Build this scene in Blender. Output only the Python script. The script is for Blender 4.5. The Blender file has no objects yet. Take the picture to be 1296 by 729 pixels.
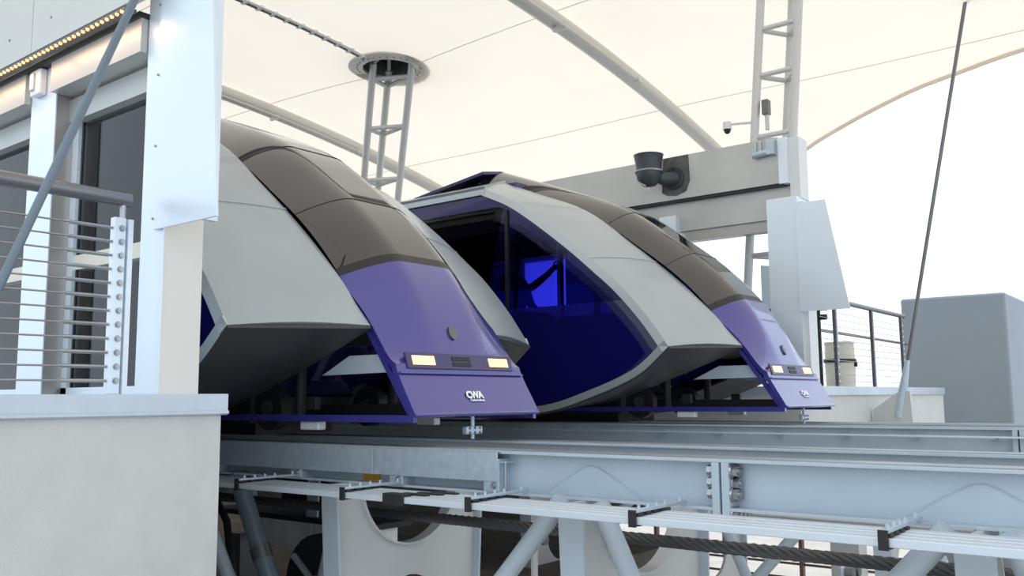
import bpy, math, random
import numpy as np
from mathutils import Vector, Matrix
random.seed(4)
SC = bpy.context.scene
COL = SC.collection
PI = math.pi

# ---------------------------------------------------------------- camera
YAW, PITCH, ROLL, FPX = math.radians(38.14), math.radians(6.935), math.radians(-0.509), 1144.4
fw = Vector((-math.sin(YAW)*math.cos(PITCH), math.cos(YAW)*math.cos(PITCH), math.sin(PITCH)))
r0 = Vector((math.cos(YAW), math.sin(YAW), 0)); u0 = r0.cross(fw)
rt = math.cos(ROLL)*r0 + math.sin(ROLL)*u0
up = -math.sin(ROLL)*r0 + math.cos(ROLL)*u0
cam_d = bpy.data.cameras.new('camera'); cam = bpy.data.objects.new('camera', cam_d); COL.objects.link(cam)
cam.matrix_world = Matrix(((rt.x, up.x, -fw.x, 0), (rt.y, up.y, -fw.y, 0), (rt.z, up.z, -fw.z, 0), (0, 0, 0, 1)))
cam_d.sensor_width = 36; cam_d.lens = FPX*36/1296; cam_d.clip_start = .05; cam_d.clip_end = 500
SC.camera = cam
# ---------------------------------------------------------------- world, sun, exposure
W = bpy.data.worlds.new('sky'); SC.world = W; W.use_nodes = True
bg = W.node_tree.nodes['Background']; bg.inputs[0].default_value = (.78, .89, 1, 1); bg.inputs[1].default_value = 2.2
sd = bpy.data.lights.new('sun', 'SUN'); sd.energy = 2.9; sd.angle = math.radians(1.5); sd.color = (1, .91, .78)
sun = bpy.data.objects.new('sun', sd); COL.objects.link(sun)
sun.rotation_euler = Vector((.30, -.28, -1)).to_track_quat('-Z', 'Y').to_euler()
SC.view_settings.view_transform = 'Standard'; SC.view_settings.look = 'None'
SC.view_settings.gamma = 1; SC.view_settings.use_curve_mapping = False
SC.view_settings.exposure = -0.45

# ---------------------------------------------------------------- materials
M = {}
def pmat(name, col, rough=.5, metal=0, coat=0, ior=1.5, noise=None, bump=0, bscale=60, emit=None, spec=None):
    m = bpy.data.materials.new(name); m.use_nodes = True
    nt = m.node_tree; b = nt.nodes['Principled BSDF']
    b.inputs['Base Color'].default_value = (*col, 1); b.inputs['Roughness'].default_value = rough
    b.inputs['Metallic'].default_value = metal; b.inputs['IOR'].default_value = ior
    b.inputs['Coat Weight'].default_value = coat; b.inputs['Coat Roughness'].default_value = .04
    if emit: b.inputs['Emission Color'].default_value = (*emit[0], 1); b.inputs['Emission Strength'].default_value = emit[1]
    tc = nt.nodes.new('ShaderNodeTexCoord')
    if noise:
        sc, amt = noise[0], noise[1]
        n = nt.nodes.new('ShaderNodeTexNoise'); n.inputs['Scale'].default_value = sc; n.inputs['Detail'].default_value = 6
        if len(noise) > 2:
            mp = nt.nodes.new('ShaderNodeMapping'); mp.inputs['Scale'].default_value = noise[2]
            nt.links.new(tc.outputs['Object'], mp.inputs[0]); nt.links.new(mp.outputs[0], n.inputs['Vector'])
        else: nt.links.new(tc.outputs['Object'], n.inputs['Vector'])
        r = nt.nodes.new('ShaderNodeValToRGB')
        r.color_ramp.elements[0].position = .3; r.color_ramp.elements[1].position = .72
        r.color_ramp.elements[0].color = (*[c*(1-amt) for c in col], 1); r.color_ramp.elements[1].color = (*[min(1, c*(1+amt)) for c in col], 1)
        nt.links.new(n.outputs['Fac'], r.inputs[0]); nt.links.new(r.outputs[0], b.inputs['Base Color'])
    if bump:
        n2 = nt.nodes.new('ShaderNodeTexNoise'); n2.inputs['Scale'].default_value = bscale; n2.inputs['Detail'].default_value = 3
        nt.links.new(tc.outputs['Object'], n2.inputs['Vector'])
        bp = nt.nodes.new('ShaderNodeBump'); bp.inputs['Strength'].default_value = bump; bp.inputs['Distance'].default_value = .01
        nt.links.new(n2.outputs['Fac'], bp.inputs['Height']); nt.links.new(bp.outputs[0], b.inputs['Normal'])
    M[name] = m; return m
def glassmat(name, tint, ior, rough=.0):
    m = bpy.data.materials.new(name); m.use_nodes = True; nt = m.node_tree; nt.nodes.clear()
    o = nt.nodes.new('ShaderNodeOutputMaterial'); mx = nt.nodes.new('ShaderNodeMixShader')
    t = nt.nodes.new('ShaderNodeBsdfTransparent'); t.inputs[0].default_value = (*tint, 1)
    g = nt.nodes.new('ShaderNodeBsdfGlossy'); g.inputs['Roughness'].default_value = rough
    f = nt.nodes.new('ShaderNodeFresnel'); f.inputs['IOR'].default_value = ior
    nt.links.new(f.outputs[0], mx.inputs[0]); nt.links.new(t.outputs[0], mx.inputs[1]); nt.links.new(g.outputs[0], mx.inputs[2])
    nt.links.new(mx.outputs[0], o.inputs[0]); M[name] = m
def membrane_mat():
    m = bpy.data.materials.new('membrane'); m.use_nodes = True; nt = m.node_tree; nt.nodes.clear()
    o = nt.nodes.new('ShaderNodeOutputMaterial'); mx = nt.nodes.new('ShaderNodeMixShader'); mx.inputs[0].default_value = .5
    d = nt.nodes.new('ShaderNodeBsdfDiffuse'); t = nt.nodes.new('ShaderNodeBsdfTranslucent')
    tc = nt.nodes.new('ShaderNodeTexCoord'); n = nt.nodes.new('ShaderNodeTexNoise'); n.inputs['Scale'].default_value = .6
    r = nt.nodes.new('ShaderNodeValToRGB'); r.color_ramp.elements[0].color = (.82, .74, .645, 1); r.color_ramp.elements[1].color = (.88, .80, .70, 1)
    nt.links.new(tc.outputs['Object'], n.inputs['Vector']); nt.links.new(n.outputs['Fac'], r.inputs[0])
    nt.links.new(r.outputs[0], d.inputs[0]); nt.links.new(r.outputs[0], t.inputs[0])
    nt.links.new(d.outputs[0], mx.inputs[1]); nt.links.new(t.outputs[0], mx.inputs[2]); nt.links.new(mx.outputs[0], o.inputs[0])
    M['membrane'] = m
membrane_mat()
pmat('silver', (.375, .42, .45), .36, .35, .3, noise=(3, .04))
pmat('silver_rim', (.50, .53, .55), .3, .5)
pmat('purple', (.044, .036, .26), .3, .1, 1, 1.5)
pmat('navy', (.006, .005, .085), .03, 0, 0, 2.1)
pmat('navy_roof', (.035, .028, .13), .4, 0, .3)
pmat('windshield', (.008, .007, .008), .02, 0, .6, 1.68, bump=.003, bscale=2.5)
glassmat('blue_glass', (.40, .40, .86), 1.55)
glassmat('clear_glass', (.84, .88, .89), 1.5)
pmat('black_trim', (.01, .01, .012), .4)
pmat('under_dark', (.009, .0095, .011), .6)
pmat('shaded_silver', (.045, .05, .055), .4, .2)  # silver darkened so the underside's shade sits in the colour
pmat('interior', (.03, .03, .05), .7)
pmat('brushed', (.74, .81, .88), .36, .35, noise=(1.5, .02, (1, 1, 5)))
pmat('galvanised', (.50, .58, .65), .45, .45, noise=(22, .10))
pmat('steel', (.42, .43, .45), .3, .9, noise=(8, .1))
pmat('dark_steel', (.17, .17, .18), .35, .8)
pmat('rod_grey', (.15, .19, .23), .4, .3)
pmat('rail_steel', (.22, .22, .235), .32, .7)
pmat('cable', (.33, .33, .34), .3, .9)
pmat('beam_paint', (.46, .53, .59), .45, 0, .15, noise=(5, .04))
pmat('beam_top', (.30, .33, .35), .4, .4, noise=(9, .25, (.3, 3, 3)))
pmat('conductor', (.64, .70, .76), .4, .3)
pmat('pier_paint', (.55, .56, .56), .5, 0, .1, noise=(3, .05))
pmat('rope', (.085, .085, .088), .42, .5)
pmat('stucco', (.60, .61, .60), .9, noise=(5, .04), bump=.35, bscale=150)
pmat('coping', (.56, .62, .68), .4, .4, noise=(6, .06))
pmat('fascia', (.60, .60, .565), .55, noise=(2, .03))
pmat('header', (.49, .495, .475), .38, .4, noise=(2.2, .07))
pmat('bronze_steel', (.42, .40, .38), .35, .5)
pmat('grey_wall', (.27, .31, .35), .6, noise=(2, .03))
pmat('concrete', (.36, .33, .29), .85, noise=(4, .18), bump=.2, bscale=40)
pmat('dark_concrete', (.11, .095, .08), .85, noise=(3, .3))
pmat('ground', (.42, .39, .36), .9, noise=(1.2, .1))
pmat('mast_paint', (.60, .60, .59), .4, .15)
pmat('arch_paint', (.58, .56, .52), .35, .3)
pmat('rubber', (.012, .012, .014), .55)
pmat('lamp_body', (.055, .065, .075), .4, .3, noise=(12, .25))
pmat('dark_mottle', (.10, .105, .10), .8, noise=(8, .35))  # mottled dark grey: ring cap and the painted shade behind the floodlight
pmat('white_plastic', (.72, .74, .75), .45)
pmat('white_paint', (.85, .87, .88), .5)
pmat('headlight', (.9, .55, .35), .25, emit=((1, .42, .17), 2.6))
pmat('headlight_off', (.62, .40, .26), .25, 0, 1)
pmat('led', (1, .8, .5), .4, emit=((1, .40, .10), 2.0))
pmat('yellow_label', (.62, .34, .02), .5)
pmat('cream', (.72, .66, .56), .5)
pmat('rail_brown', (.22, .13, .11), .45, .3)
pmat('skin', (.32, .19, .13), .5); pmat('shirt', (.035, .04, .07), .8); pmat('trousers', (.02, .02, .025), .8); pmat('hair', (.012, .009, .008), .6)
pmat('blue_panel', (.55, .68, .74), .5)
pmat('pale_machine', (.80, .81, .82), .5, noise=(7, .12))
pmat('timber', (.42, .27, .13), .6, noise=(5, .15))
pmat('orange_rag', (.6, .3, .06), .7)

# ---------------------------------------------------------------- helpers
class MB:
    def __init__(s): s.v = []; s.f = []
    def quad(s, *p):
        n = len(s.v); s.v += [tuple(q) for q in p]; s.f.append(tuple(range(n, n+len(p)))); return s
    def box(s, x0, x1, y0, y1, z0, z1):
        n = len(s.v)
        s.v += [(x, y, z) for z in (z0, z1) for y in (y0, y1) for x in (x0, x1)]
        s.f += [(n, n+2, n+3, n+1), (n+4, n+5, n+7, n+6), (n, n+1, n+5, n+4), (n+2, n+6, n+7, n+3), (n, n+4, n+6, n+2), (n+1, n+3, n+7, n+5)]
        return s
    def tube(s, pts, r, seg=12, cap=True):
        pts = [Vector(p) for p in pts]; rr = r if isinstance(r, (list, tuple)) else [r]*len(pts)
        n0 = len(s.v); prev = None
        for i, p in enumerate(pts):
            d = (pts[min(i+1, len(pts)-1)] - pts[max(i-1, 0)]).normalized()
            if prev is None:
                a = d.orthogonal().normalized()
            else:
                a = (prev - d*prev.dot(d)).normalized()
            prev = a; b = d.cross(a)
            for k in range(seg):
                t = 2*PI*k/seg; s.v.append(tuple(p + (a*math.cos(t) + b*math.sin(t))*rr[i]))
        for i in range(len(pts)-1):
            for k in range(seg):
                a0 = n0+i*seg+k; a1 = n0+i*seg+(k+1) % seg
                s.f.append((a0, a1, a1+seg, a0+seg))
        if cap:
            s.f.append(tuple(n0+k for k in reversed(range(seg))))
            m = n0+(len(pts)-1)*seg; s.f.append(tuple(m+k for k in range(seg)))
        return s
    def prism(s, poly, axis, a, b):
        """poly: 2D list; axis 0 -> (y,z), 1 -> (x,z), 2 -> (x,y)"""
        def P(q, t):
            return (t, q[0], q[1]) if axis == 0 else (q[0], t, q[1]) if axis == 1 else (q[0], q[1], t)
        n = len(s.v); k = len(poly)
        s.v += [P(q, a) for q in poly] + [P(q, b) for q in poly]
        s.f.append(tuple(range(n, n+k))); s.f.append(tuple(reversed(range(n+k, n+2*k))))
        for i in range(k):
            j = (i+1) % k; s.f.append((n+i, n+k+i, n+k+j, n+j))
        return s
    def grid(s, rows):
        n = len(s.v); c = len(rows[0])
        for r in rows: s.v += [tuple(p) for p in r]
        for i in range(len(rows)-1):
            for j in range(c-1):
                a = n+i*c+j; s.f.append((a, a+1, a+c+1, a+c))
        return s
    def sphere(s, c, rx, ry, rz, nu=14, nv=9):
        rows = []
        for i in range(nv+1):
            t = PI*i/nv
            rows.append([(c[0]+rx*math.sin(t)*math.cos(2*PI*k/nu), c[1]+ry*math.sin(t)*math.sin(2*PI*k/nu), c[2]+rz*math.cos(t)) for k in range(nu+1)])
        return s.grid(rows)
    def build(s, name, mat, parent=None, smooth=False, org=None, solid=0, bevel=0):
        L = Vector(org) if org is not None else (Vector(parent['_o']) if parent is not None and '_o' in parent else Vector((0, 0, 0)))
        me = bpy.data.meshes.new(name)
        me.from_pydata([tuple(Vector(p)-L) for p in s.v], [], s.f)
        import bmesh
        bm = bmesh.new(); bm.from_mesh(me); bmesh.ops.remove_doubles(bm, verts=bm.verts, dist=1e-5)
        bmesh.ops.recalc_face_normals(bm, faces=bm.faces); bm.to_mesh(me); bm.free()
        me.materials.append(M[mat])
        if smooth:
            me.polygons.foreach_set('use_smooth', [True]*len(me.polygons)); me.set_sharp_from_angle(angle=math.radians(38))
        o = bpy.data.objects.new(name, me); COL.objects.link(o)
        if parent is not None:
            o.parent = parent; ORG[o.name] = tuple(L)
        else:
            if org is not None: o.location = L
        o['_o'] = tuple(L)
        if solid:
            md = o.modifiers.new('solid', 'SOLIDIFY'); md.thickness = solid; md.offset = -1
            if smooth: o.modifiers.new('split', 'EDGE_SPLIT').split_angle = math.radians(40)
        if bevel:
            md = o.modifiers.new('bevel', 'BEVEL'); md.width = bevel; md.segments = 2; md.limit_method = 'ANGLE'
        return o
ORG = {}
def thing(name, loc, label, cat, group=None):
    o = bpy.data.objects.new(name, None); o.empty_display_size = .1; COL.objects.link(o); o.location = loc
    o['_o'] = tuple(loc); o['label'] = label; o['category'] = cat
    if group: o['group'] = group
    return o
def tag(o, label, cat, group=None):
    o['label'] = label; o['category'] = cat
    if group: o['group'] = group
    return o
def struct(o, label=None, cat=None):
    o['kind'] = 'structure'
    if label: o['label'] = label
    if cat: o['category'] = cat
    return o
def copy_tree(o, parent=None):
    c = o.copy(); COL.objects.link(c); c.parent = parent
    for ch in list(o.children): copy_tree(ch, c)
    return c
def cr(pts, n):
    """Catmull-Rom through 2D/3D points, n samples per span"""
    P = [np.array(p, float) for p in pts]; P = [2*P[0]-P[1]] + P + [2*P[-1]-P[-2]]; out = []
    for i in range(1, len(P)-2):
        for k in range(n):
            t = k/n
            out.append(.5*((2*P[i]) + (-P[i-1]+P[i+1])*t + (2*P[i-1]-5*P[i]+4*P[i+1]-P[i+2])*t*t + (-P[i-1]+3*P[i]-3*P[i+1]+P[i+2])*t**3))
    out.append(P[-2]); return out
def bx(*a): return MB().box(*a)
def tb(pts, r, seg=12): return MB().tube(pts, r, seg)
def hexbolt(mb, c, axis, r, h):
    c = Vector(c); a = Vector(axis).normalized()
    mb.tube([c, c+a*h*.25], r*1.3, 14); mb.tube([c+a*h*.25, c+a*h*.85], r, 6); mb.tube([c+a*h*.85, c+a*h], r*.55, 8); return mb

# ================================================================ SETTING
NC, FC = 4.07, 7.60          # track centre lines
NX, FX = -3.425, -2.765      # tram nose positions
ZB, ZBF = -.262, -.237       # beam top heights
YW = 2.27                    # near platform wall
XE = -3.84                   # near platform end
YF = 9.40                    # far platform wall
XF = -3.48

# ---- ground far below and the station undercroft
o = bx(-60, 60, -40, 90, -6.4, -6.2).build('floor', 'ground'); struct(o, 'pale sunlit ground far below the guideway', 'ground')
o = MB().box(-16, -4.9, 2.62, 9.2, -1.75, -1.6).box(-16, -6.8, 9.2, 14, -1.75, -1.6).build('floor', 'dark_concrete'); struct(o, 'dark concrete pit slab between the platforms', 'floor')
o = bx(-16, -15.8, 2.62, 14, -1.6, 1.2).build('wall_pit', 'dark_concrete'); struct(o, 'dark end wall of the track pit', 'wall')

# ---- near platform block: stucco wall with metal coping
wl = MB().box(-16, XE, -6, 2.60, -3.2, -.07).build('wall_near', 'stucco'); struct(wl, 'pale stucco end wall of the near platform', 'wall')
cp = MB().prism([(-16, -.07), (XE+.012, -.07), (XE+.03, -.062), (XE+.03, -.05), (XE+.02, -.045), (XE+.02, .032), (-16, .032)], 1, -6, 2.625).build('coping', 'coping', wl)
# ---- far platform block
ws = []
pl = [(-16, YF-.15), (XF, YF-.15), (XF, 15.2)]
for k in range(7): a = k/6*PI/2; pl.append((XF-.3+.3*math.cos(a), 15.2+.3*math.sin(a)))
pl.append((-16, 15.5))
wf = MB().prism(pl, 2, -.85, 0.0).build('wall_far', 'stucco', smooth=True); struct(wf, 'cream rounded parapet of the far platform', 'wall')
pl2 = [(x+(.03 if x > -15 else 0), y) for x, y in pl]
MB().prism(pl2, 2, 0.0, .10).build('coping', 'coping', wf, smooth=True)
# ---- grey enclosure behind the right railing
gw = bx(-4.31, -2.70, 16.3, 21, -3, 1.63).build('wall_enclosure', 'grey_wall', bevel=.04); struct(gw, 'tall grey enclosure wall behind the far railing', 'wall')

# ---- tensile roof
AA, BB = 5.16, .0138; YC = 5.85
RX, RY = -9.56, 9.22; RZ = AA-BB*(RY-YC)**2-.04
XR = [-26, -21, -18.3, -15.4, -12.4, -9.5, -7.8, -6.5, -5.37, -4.37, -3.27, -2.5, -1.72, 0, 2, 5, 8]
YR = [17, 17, 17, 17, 17, 16.8, 16.4, 15.9, 14.75, 14.05, 13.45, 13.2, 13.0, 12.8, 13.0, 14.5, 15]
def yedge(x): return float(np.interp(x, XR, YR))
def Hm(x, y):
    r = math.hypot(x-RX, y-RY)
    return AA - BB*(y-YC)**2 - .03*math.sin((x+6.5)/5.9*PI)**2 - .04*math.exp(-max(0, r-.5)/.6)
def ynear(x): return -.9 + 1.5*math.sin((x+6.5)/5.9*PI)**2
mb = MB(); nxm, nym = 226, 150
xs = np.linspace(-26, 8, nxm)
ec = cr(list(zip(XR, YR)), 8); ecx = [p[0] for p in ec]; ecy = [p[1] for p in ec]
rows = []
for x in xs:
    ye = float(np.interp(x, ecx, ecy)); rows.append([(x, y, Hm(x, y)) for y in np.linspace(ynear(x), ye, nym)])
for r in rows: mb.v += r
for i in range(nxm-1):
    for j in range(nym-1):
        a = i*nym+j; c = np.mean([mb.v[a], mb.v[a+1], mb.v[a+nym], mb.v[a+nym+1]], axis=0)
        if math.hypot(c[0]-RX, c[1]-RY) > .46: mb.f.append((a, a+1, a+nym+1, a+nym))
roof = mb.build('ceiling', 'membrane', smooth=True); struct(roof, 'cream translucent tensile fabric roof over the station', 'canopy')
# seams and hem of the fabric
def surf(a, b, n=40, off=.012):
    return [(a[0]+(b[0]-a[0])*t/n, a[1]+(b[1]-a[1])*t/n, Hm(a[0]+(b[0]-a[0])*t/n, a[1]+(b[1]-a[1])*t/n)-off) for t in range(n+1)]
def sl(ang, r1): return ((RX+.5*math.cos(ang), RY+.5*math.sin(ang)), (RX+r1*math.cos(ang), RY+r1*math.sin(ang)))
pmat('seam', (.80, .73, .635), .8)
for y0, y1 in ((12.35, 12.62), (6.05, 5.9), (3.0, 2.9)):
    MB().tube(surf((-24, y0), (6, y1), 80, .002), .006, 6).build('seam', 'seam', roof)
MB().tube(surf((-9.06, 9.3), (6, 8.9), 60, .002), .006, 6).build('seam', 'seam', roof)
MB().tube(surf((-24, 8.9), (-10.06, 9.25), 60, .002), .006, 6).build('seam', 'seam', roof)
MB().tube([(x, ynear(x), Hm(x, ynear(x))-.01) for x in np.linspace(-25.5, 7.5, 160)], .035, 8).build('hem', 'membrane', roof, smooth=True)
MB().tube([(x, float(np.interp(x, ecx, ecy)), Hm(x, float(np.interp(x, ecx, ecy)))-.01) for x in np.linspace(-25.5, 7.5, 120)], .035, 8).build('hem', 'membrane', roof, smooth=True)

# ---- arched roof tubes
def arch(X, label):
    t = thing('roof_arch_tube', (X, 15.6, 0), label, 'roof tube', 'arched tubes under the fabric roof')
    z = lambda y: AA-.13-BB*(y-YC)**2
    MB().tube([(X, y, z(y)) for y in np.linspace(-1.2, 15.6, 50)], .115, 16).build('tube', 'arch_paint', t, smooth=True)
    MB().tube([(X+.19, y, z(y)-.14) for y in np.linspace(2.5, 11.0, 30)], .022, 8).build('conduit', 'arch_paint', t, smooth=True)
    m = MB(); m.tube([(X+.19, 10.98, z(11)-.14), (X+.19, 11.08, z(11)-.16)], .04, 10).build('spotlight', 'arch_paint', t, smooth=True)
    for y in (7.2, 9.2):
        MB().box(X+.0, X+.2, y-.02, y+.02, z(y)-.17, z(y)-.1).build('conduit_clip', 'arch_paint', t)
    m = MB()
    for k in range(6):
        for s in (-1, 1): hexbolt(m, (X+.09+.03*s, 6.9+.06*k, z(6.9)-.11), (.5, 0, -.8), .012, .04)
    m.build('splice_bolts', 'dark_steel', t)
    return t
arch(-6.5, 'grey arched roof tube rising past the ladder mast to the top edge')
arch(-12.4, 'grey arched roof tube behind the three-legged ring mast')

# ================================================================ MASTS
def mast(name, loc, label, bases, tops, levels, rung, r=.05):
    t = thing(name, loc, label, 'mast')
    for a, b in zip(bases, tops): MB().tube([a, b], r, 14).build('chord', 'mast_paint', t, smooth=True)
    for u in levels:
        P = [Vector(a)+(Vector(b)-Vector(a))*u for a, b in zip(bases, tops)]
        for i in range(3): MB().tube([P[i], P[(i+1) % 3]], rung, 10).build('brace', 'mast_paint', t, smooth=True)
    return t
zt = RZ; zb = .1
def onp(px, py, ax, v):
    d = rt*((px-648)/FPX) - up*((py-364.5)/FPX) + fw
    return d*(v/d[ax])
Pm = onp(480, 225, 1, 9.95); d = Vector((RX, RY, RZ))-Pm
tops1 = [Vector((RX-.22, RY-.12, zt+.1)), Vector((RX+.34, RY+.15, zt+.1)), Vector((RX-.28, RY+.26, zt+.1))]
bases1 = [p - d*((p.z-zb)/d.z) for p in tops1]
m1 = mast('truss_mast', (bases1[0].x, bases1[0].y, zb), 'three-legged truss mast ending in a round roof ring behind the near tram', bases1, tops1, (.28, .42, .555, .695, .835, .96), .034, .055)
mb = MB(); rows = []
for k in range(49):
    a = 2*PI*k/48; c, s_ = math.cos(a), math.sin(a)
    rows.append([(RX+r*c, RY+r*s_, z) for r, z in ((.40, RZ-.02), (.61, RZ-.005), (.61, RZ+.02), (.40, RZ+.02), (.40, RZ-.02))])
rg = mb.grid(rows).build('roof_ring', 'arch_paint', m1, smooth=True)
mb = MB()
for k in range(30):
    a = 2*PI*k/30; hexbolt(mb, (RX+.48*math.cos(a), RY+.48*math.sin(a), RZ-.012), (0, 0, -1), .012, .018)
mb.build('ring_bolts', 'steel', rg)
rows = []
for k in range(37):
    a = 2*PI*k/36; rows.append([(RX+r*math.cos(a), RY+r*math.sin(a), z) for r, z in ((.41, RZ+.01), (.41, RZ+.42), (0, RZ+.5))])
MB().grid(rows).build('ring_cap', 'dark_mottle', m1, smooth=True)
for i in range(3):
    MB().tube([tops1[i], (RX, RY, RZ+.3)], .03, 8).build('strut', 'mast_paint', m1, smooth=True)
d2 = Vector((.09, 0, 1)); z2 = .1
tops2 = [Vector((-3.97, 9.98, 5.2)), Vector((-3.50, 9.98, 5.2)), Vector((-3.74, 10.38, 5.2))]
bases2 = [p - d2*((p.z-z2)/d2.z) for p in tops2]
mast('truss_mast', (-4.2, 10.1, z2), 'ladder-like truss mast with cameras rising behind the far platform header', bases2, tops2, (.30, .42, .575, .72, .83, .93), .030)
# membrane clamp rail running from the ring
t = thing('membrane_clamp_rail', (RX, RY-.5, RZ), 'dark rail with a row of clips running across the fabric to the roof ring', 'clamp rail')
cl = surf((RX-.0, RY-.52), (RX, 1.6), 96, .03)
MB().tube(cl, .02, 6).build('rail', 'dark_steel', t)
cl2 = surf((RX+.07, RY-.52), (RX+.07, 1.6), 96, .03)
MB().tube(cl2, .014, 6).build('rail', 'white_plastic', t)
for k in range(1, 96, 3):
    c = Vector(cl[k]).lerp(Vector(cl2[k]), .5); MB().box(c.x-.07, c.x+.07, c.y-.022, c.y+.022, c.z-.02, c.z+.012).build('clip', 'white_plastic', t)

# ================================================================ TRAMS
S_ = [(-.635, .39), (-.83, .652), (-1.06, .905), (-1.25, 1.073), (-1.53, 1.31), (-1.885, 1.58), (-2.17, 1.77), (-2.49, 1.92)]
I_ = [(-.355, .415), (-.475, .545), (-.65, .745), (-.985, 1.06), (-1.385, 1.39), (-1.87, 1.755), (-2.48, 2.02), (-2.83, 2.165)]
C_ = [(0, -.085), (-.135, .147), (-.168, .25), (-.292, .55), (-.475, .835), (-.77, 1.15), (-1.12, 1.435), (-1.65, 1.805), (-2.38, 2.11), (-3.14, 2.40)]
U_ = [(-.635, .39), (-.93, .165), (-1.42, -.016), (-1.84, -.12), (-2.6, -.19)]
V_ = [(-.355, .415), (-.675, .292), (-.96, .194), (-1.263, .09), (-1.63, -.021)]
HW, HN, LEN, ZBASE = 1.30, .555, 7.0, -.20
def make_tram():
    t = thing('tram_car', (0, 0, ZBASE), '', 'tram')
    S = cr(S_, 5); I = cr(I_, 5); U = cr(U_, 5); V = cr(V_, 5)
    U = U + [np.array((-LEN, -.19))]
    # silver wing panels, roof flanks, undersides
    for sg in (-1, 1):
        rows = []
        for a, b in zip(S, I):
            rows.append([(a[0]+(b[0]-a[0])*k/6, sg*(HW+(HN-HW)*k/6), a[1]+(b[1]-a[1])*k/6+.018*math.sin(PI*k/6)) for k in range(7)])
        w = MB().grid(rows).build('wing_panel', 'silver', t, smooth=True, solid=.03)
        f = MB().grid([[(a[0]+.0, sg*HW, a[1]), (a[0]-.05, sg*(HW+.012), a[1]-.045)] for a in S]).build('wing_edge', 'silver_rim', t, smooth=True, solid=.012)
        a, b = S[17], I[17]
        MB().tube([(a[0]+(b[0]-a[0])*k/6+.004, sg*(HW+(HN-HW)*k/6), a[1]+(b[1]-a[1])*k/6+.018*math.sin(PI*k/6)+.003) for k in range(7)], .003, 5).build('panel_seam', 'silver_rim', w)
        sx, ix = S[-1], I[-1]
        MB().grid([[(sx[0], sg*HW, sx[1]), (ix[0], sg*HN, ix[1])], [(-LEN, sg*HW, sx[1]), (-LEN, sg*HN, ix[1])]]).build('roof_flank', 'silver', t, solid=.03)
        MB().box(-LEN, sx[0], sg*HW-.012, sg*HW+.012, sx[1]-.05, sx[1]).build('gutter_rim', 'silver_rim', t)
        rows = []
        for q in np.linspace(0, 1, 24):
            def at(L, q):
                k = q*(len(L)-1); i = min(int(k), len(L)-2); return L[i]+(L[i+1]-L[i])*(k-i)
            a = at(U[:-1], q); b = at(V, q)
            rows.append([(a[0]+(b[0]-a[0])*k/4, sg*(HW+(HN-HW)*k/4), a[1]+(b[1]-a[1])*k/4) for k in range(5)])
        MB().grid(rows).build('underside', 'shaded_silver', t, smooth=True, solid=.02)
        MB().grid([[(a[0], sg*HW, a[1]), (a[0]-.03, sg*(HW+.012), a[1]+.05)] for a in U]).build('lower_rim', 'silver_rim', t, smooth=True, solid=.012)
        # side wall
        yw = sg*(HW-.012)
        sX = [p[0] for p in S][::-1]; sZ = [p[1] for p in S][::-1]; uX = [p[0] for p in U][::-1]; uZ = [p[1] for p in U][::-1]
        top = lambda x: float(np.interp(x, sX, sZ)) if x > sX[0] else sZ[0]
        low = lambda x: float(np.interp(x, uX, uZ))
        WB = .785; xf = -1.055
        X = sorted(set([-LEN] + list(np.linspace(-2.49, -.64, 40)) + list(np.linspace(-LEN+.2, -2.6, 14)) + [xf]))
        lowr = [[(x, yw, low(x)), (x, yw, min(WB, top(x)))] for x in X]
        MB().grid(lowr).build('side_panel', 'navy', t, smooth=True, solid=.01)
        wt = lambda x: min(1.735, top(x)-.115+.0*x)
        Xu = [x for x in X if x <= xf+1e-6]
        MB().grid([[(x, yw, max(WB, wt(x))), (x, yw, top(x))] for x in Xu]).build('window_surround', 'navy_roof', t, smooth=True, solid=.01)
        cuts = [xf, -2.25, -3.45, -4.65, -5.85, -LEN+.05]
        for k in range(5):
            a, b = cuts[k+1]+.02, cuts[k]-.0
            xx = sorted(set([a, b]+[x for x in Xu if a < x < b]))
            MB().grid([[(x, yw, WB), (x, yw, max(WB+.004, wt(x)))] for x in xx]).build('window_pane', 'blue_glass', t, solid=.008)
            if k: MB().box(cuts[k]-.012, cuts[k]+.022, yw-.012, yw+.012, WB, wt(cuts[k])).build('mullion', 'black_trim', t)
    # spine: windscreen, nose, bumper
    C = cr(C_, 6)
    nrm = []
    for i in range(len(C)):
        d = C[min(i+1, len(C)-1)]-C[max(i-1, 0)]; d /= np.linalg.norm(d); nrm.append(np.array((d[1], -d[0])))
    def spine(i0, i1, D0=.185):
        rows = []
        for i in range(i0, i1+1):
            fade = min(1, max(0, (i-9)/13)); row = []
            for k in range(29):
                u = -1+2*k/28; au = abs(u); dd = D0*fade*(max(0, (au-.36)/.64)**1.45)
                p = C[i]-nrm[i]*dd; row.append((p[0], u*HN, p[1]))
            rows.append(row)
        return MB().grid(rows)
    spine(0, 6).build('bumper', 'purple', t, smooth=True, solid=.035)
    nose = spine(6, 24).build('nose_panel', 'purple', t, smooth=True, solid=.035)
    spine(24, 25).build('trim_strip', 'black_trim', t, smooth=True, solid=.03)
    ws_ = spine(25, len(C)-1).build('windscreen', 'windshield', t, smooth=True, solid=.03)
    pk = C[-1]
    MB().grid([[(pk[0], -HN, pk[1]-.06), (pk[0], -.25, pk[1]), (pk[0], .25, pk[1]), (pk[0], HN, pk[1]-.06)],
               [(pk[0]-1.0, -HN, 2.20), (pk[0]-1.0, -.25, 2.24), (pk[0]-1.0, .25, 2.24), (pk[0]-1.0, HN, 2.20)]]).build('roof_fairing', 'navy_roof', t, smooth=True, solid=.03)
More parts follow.
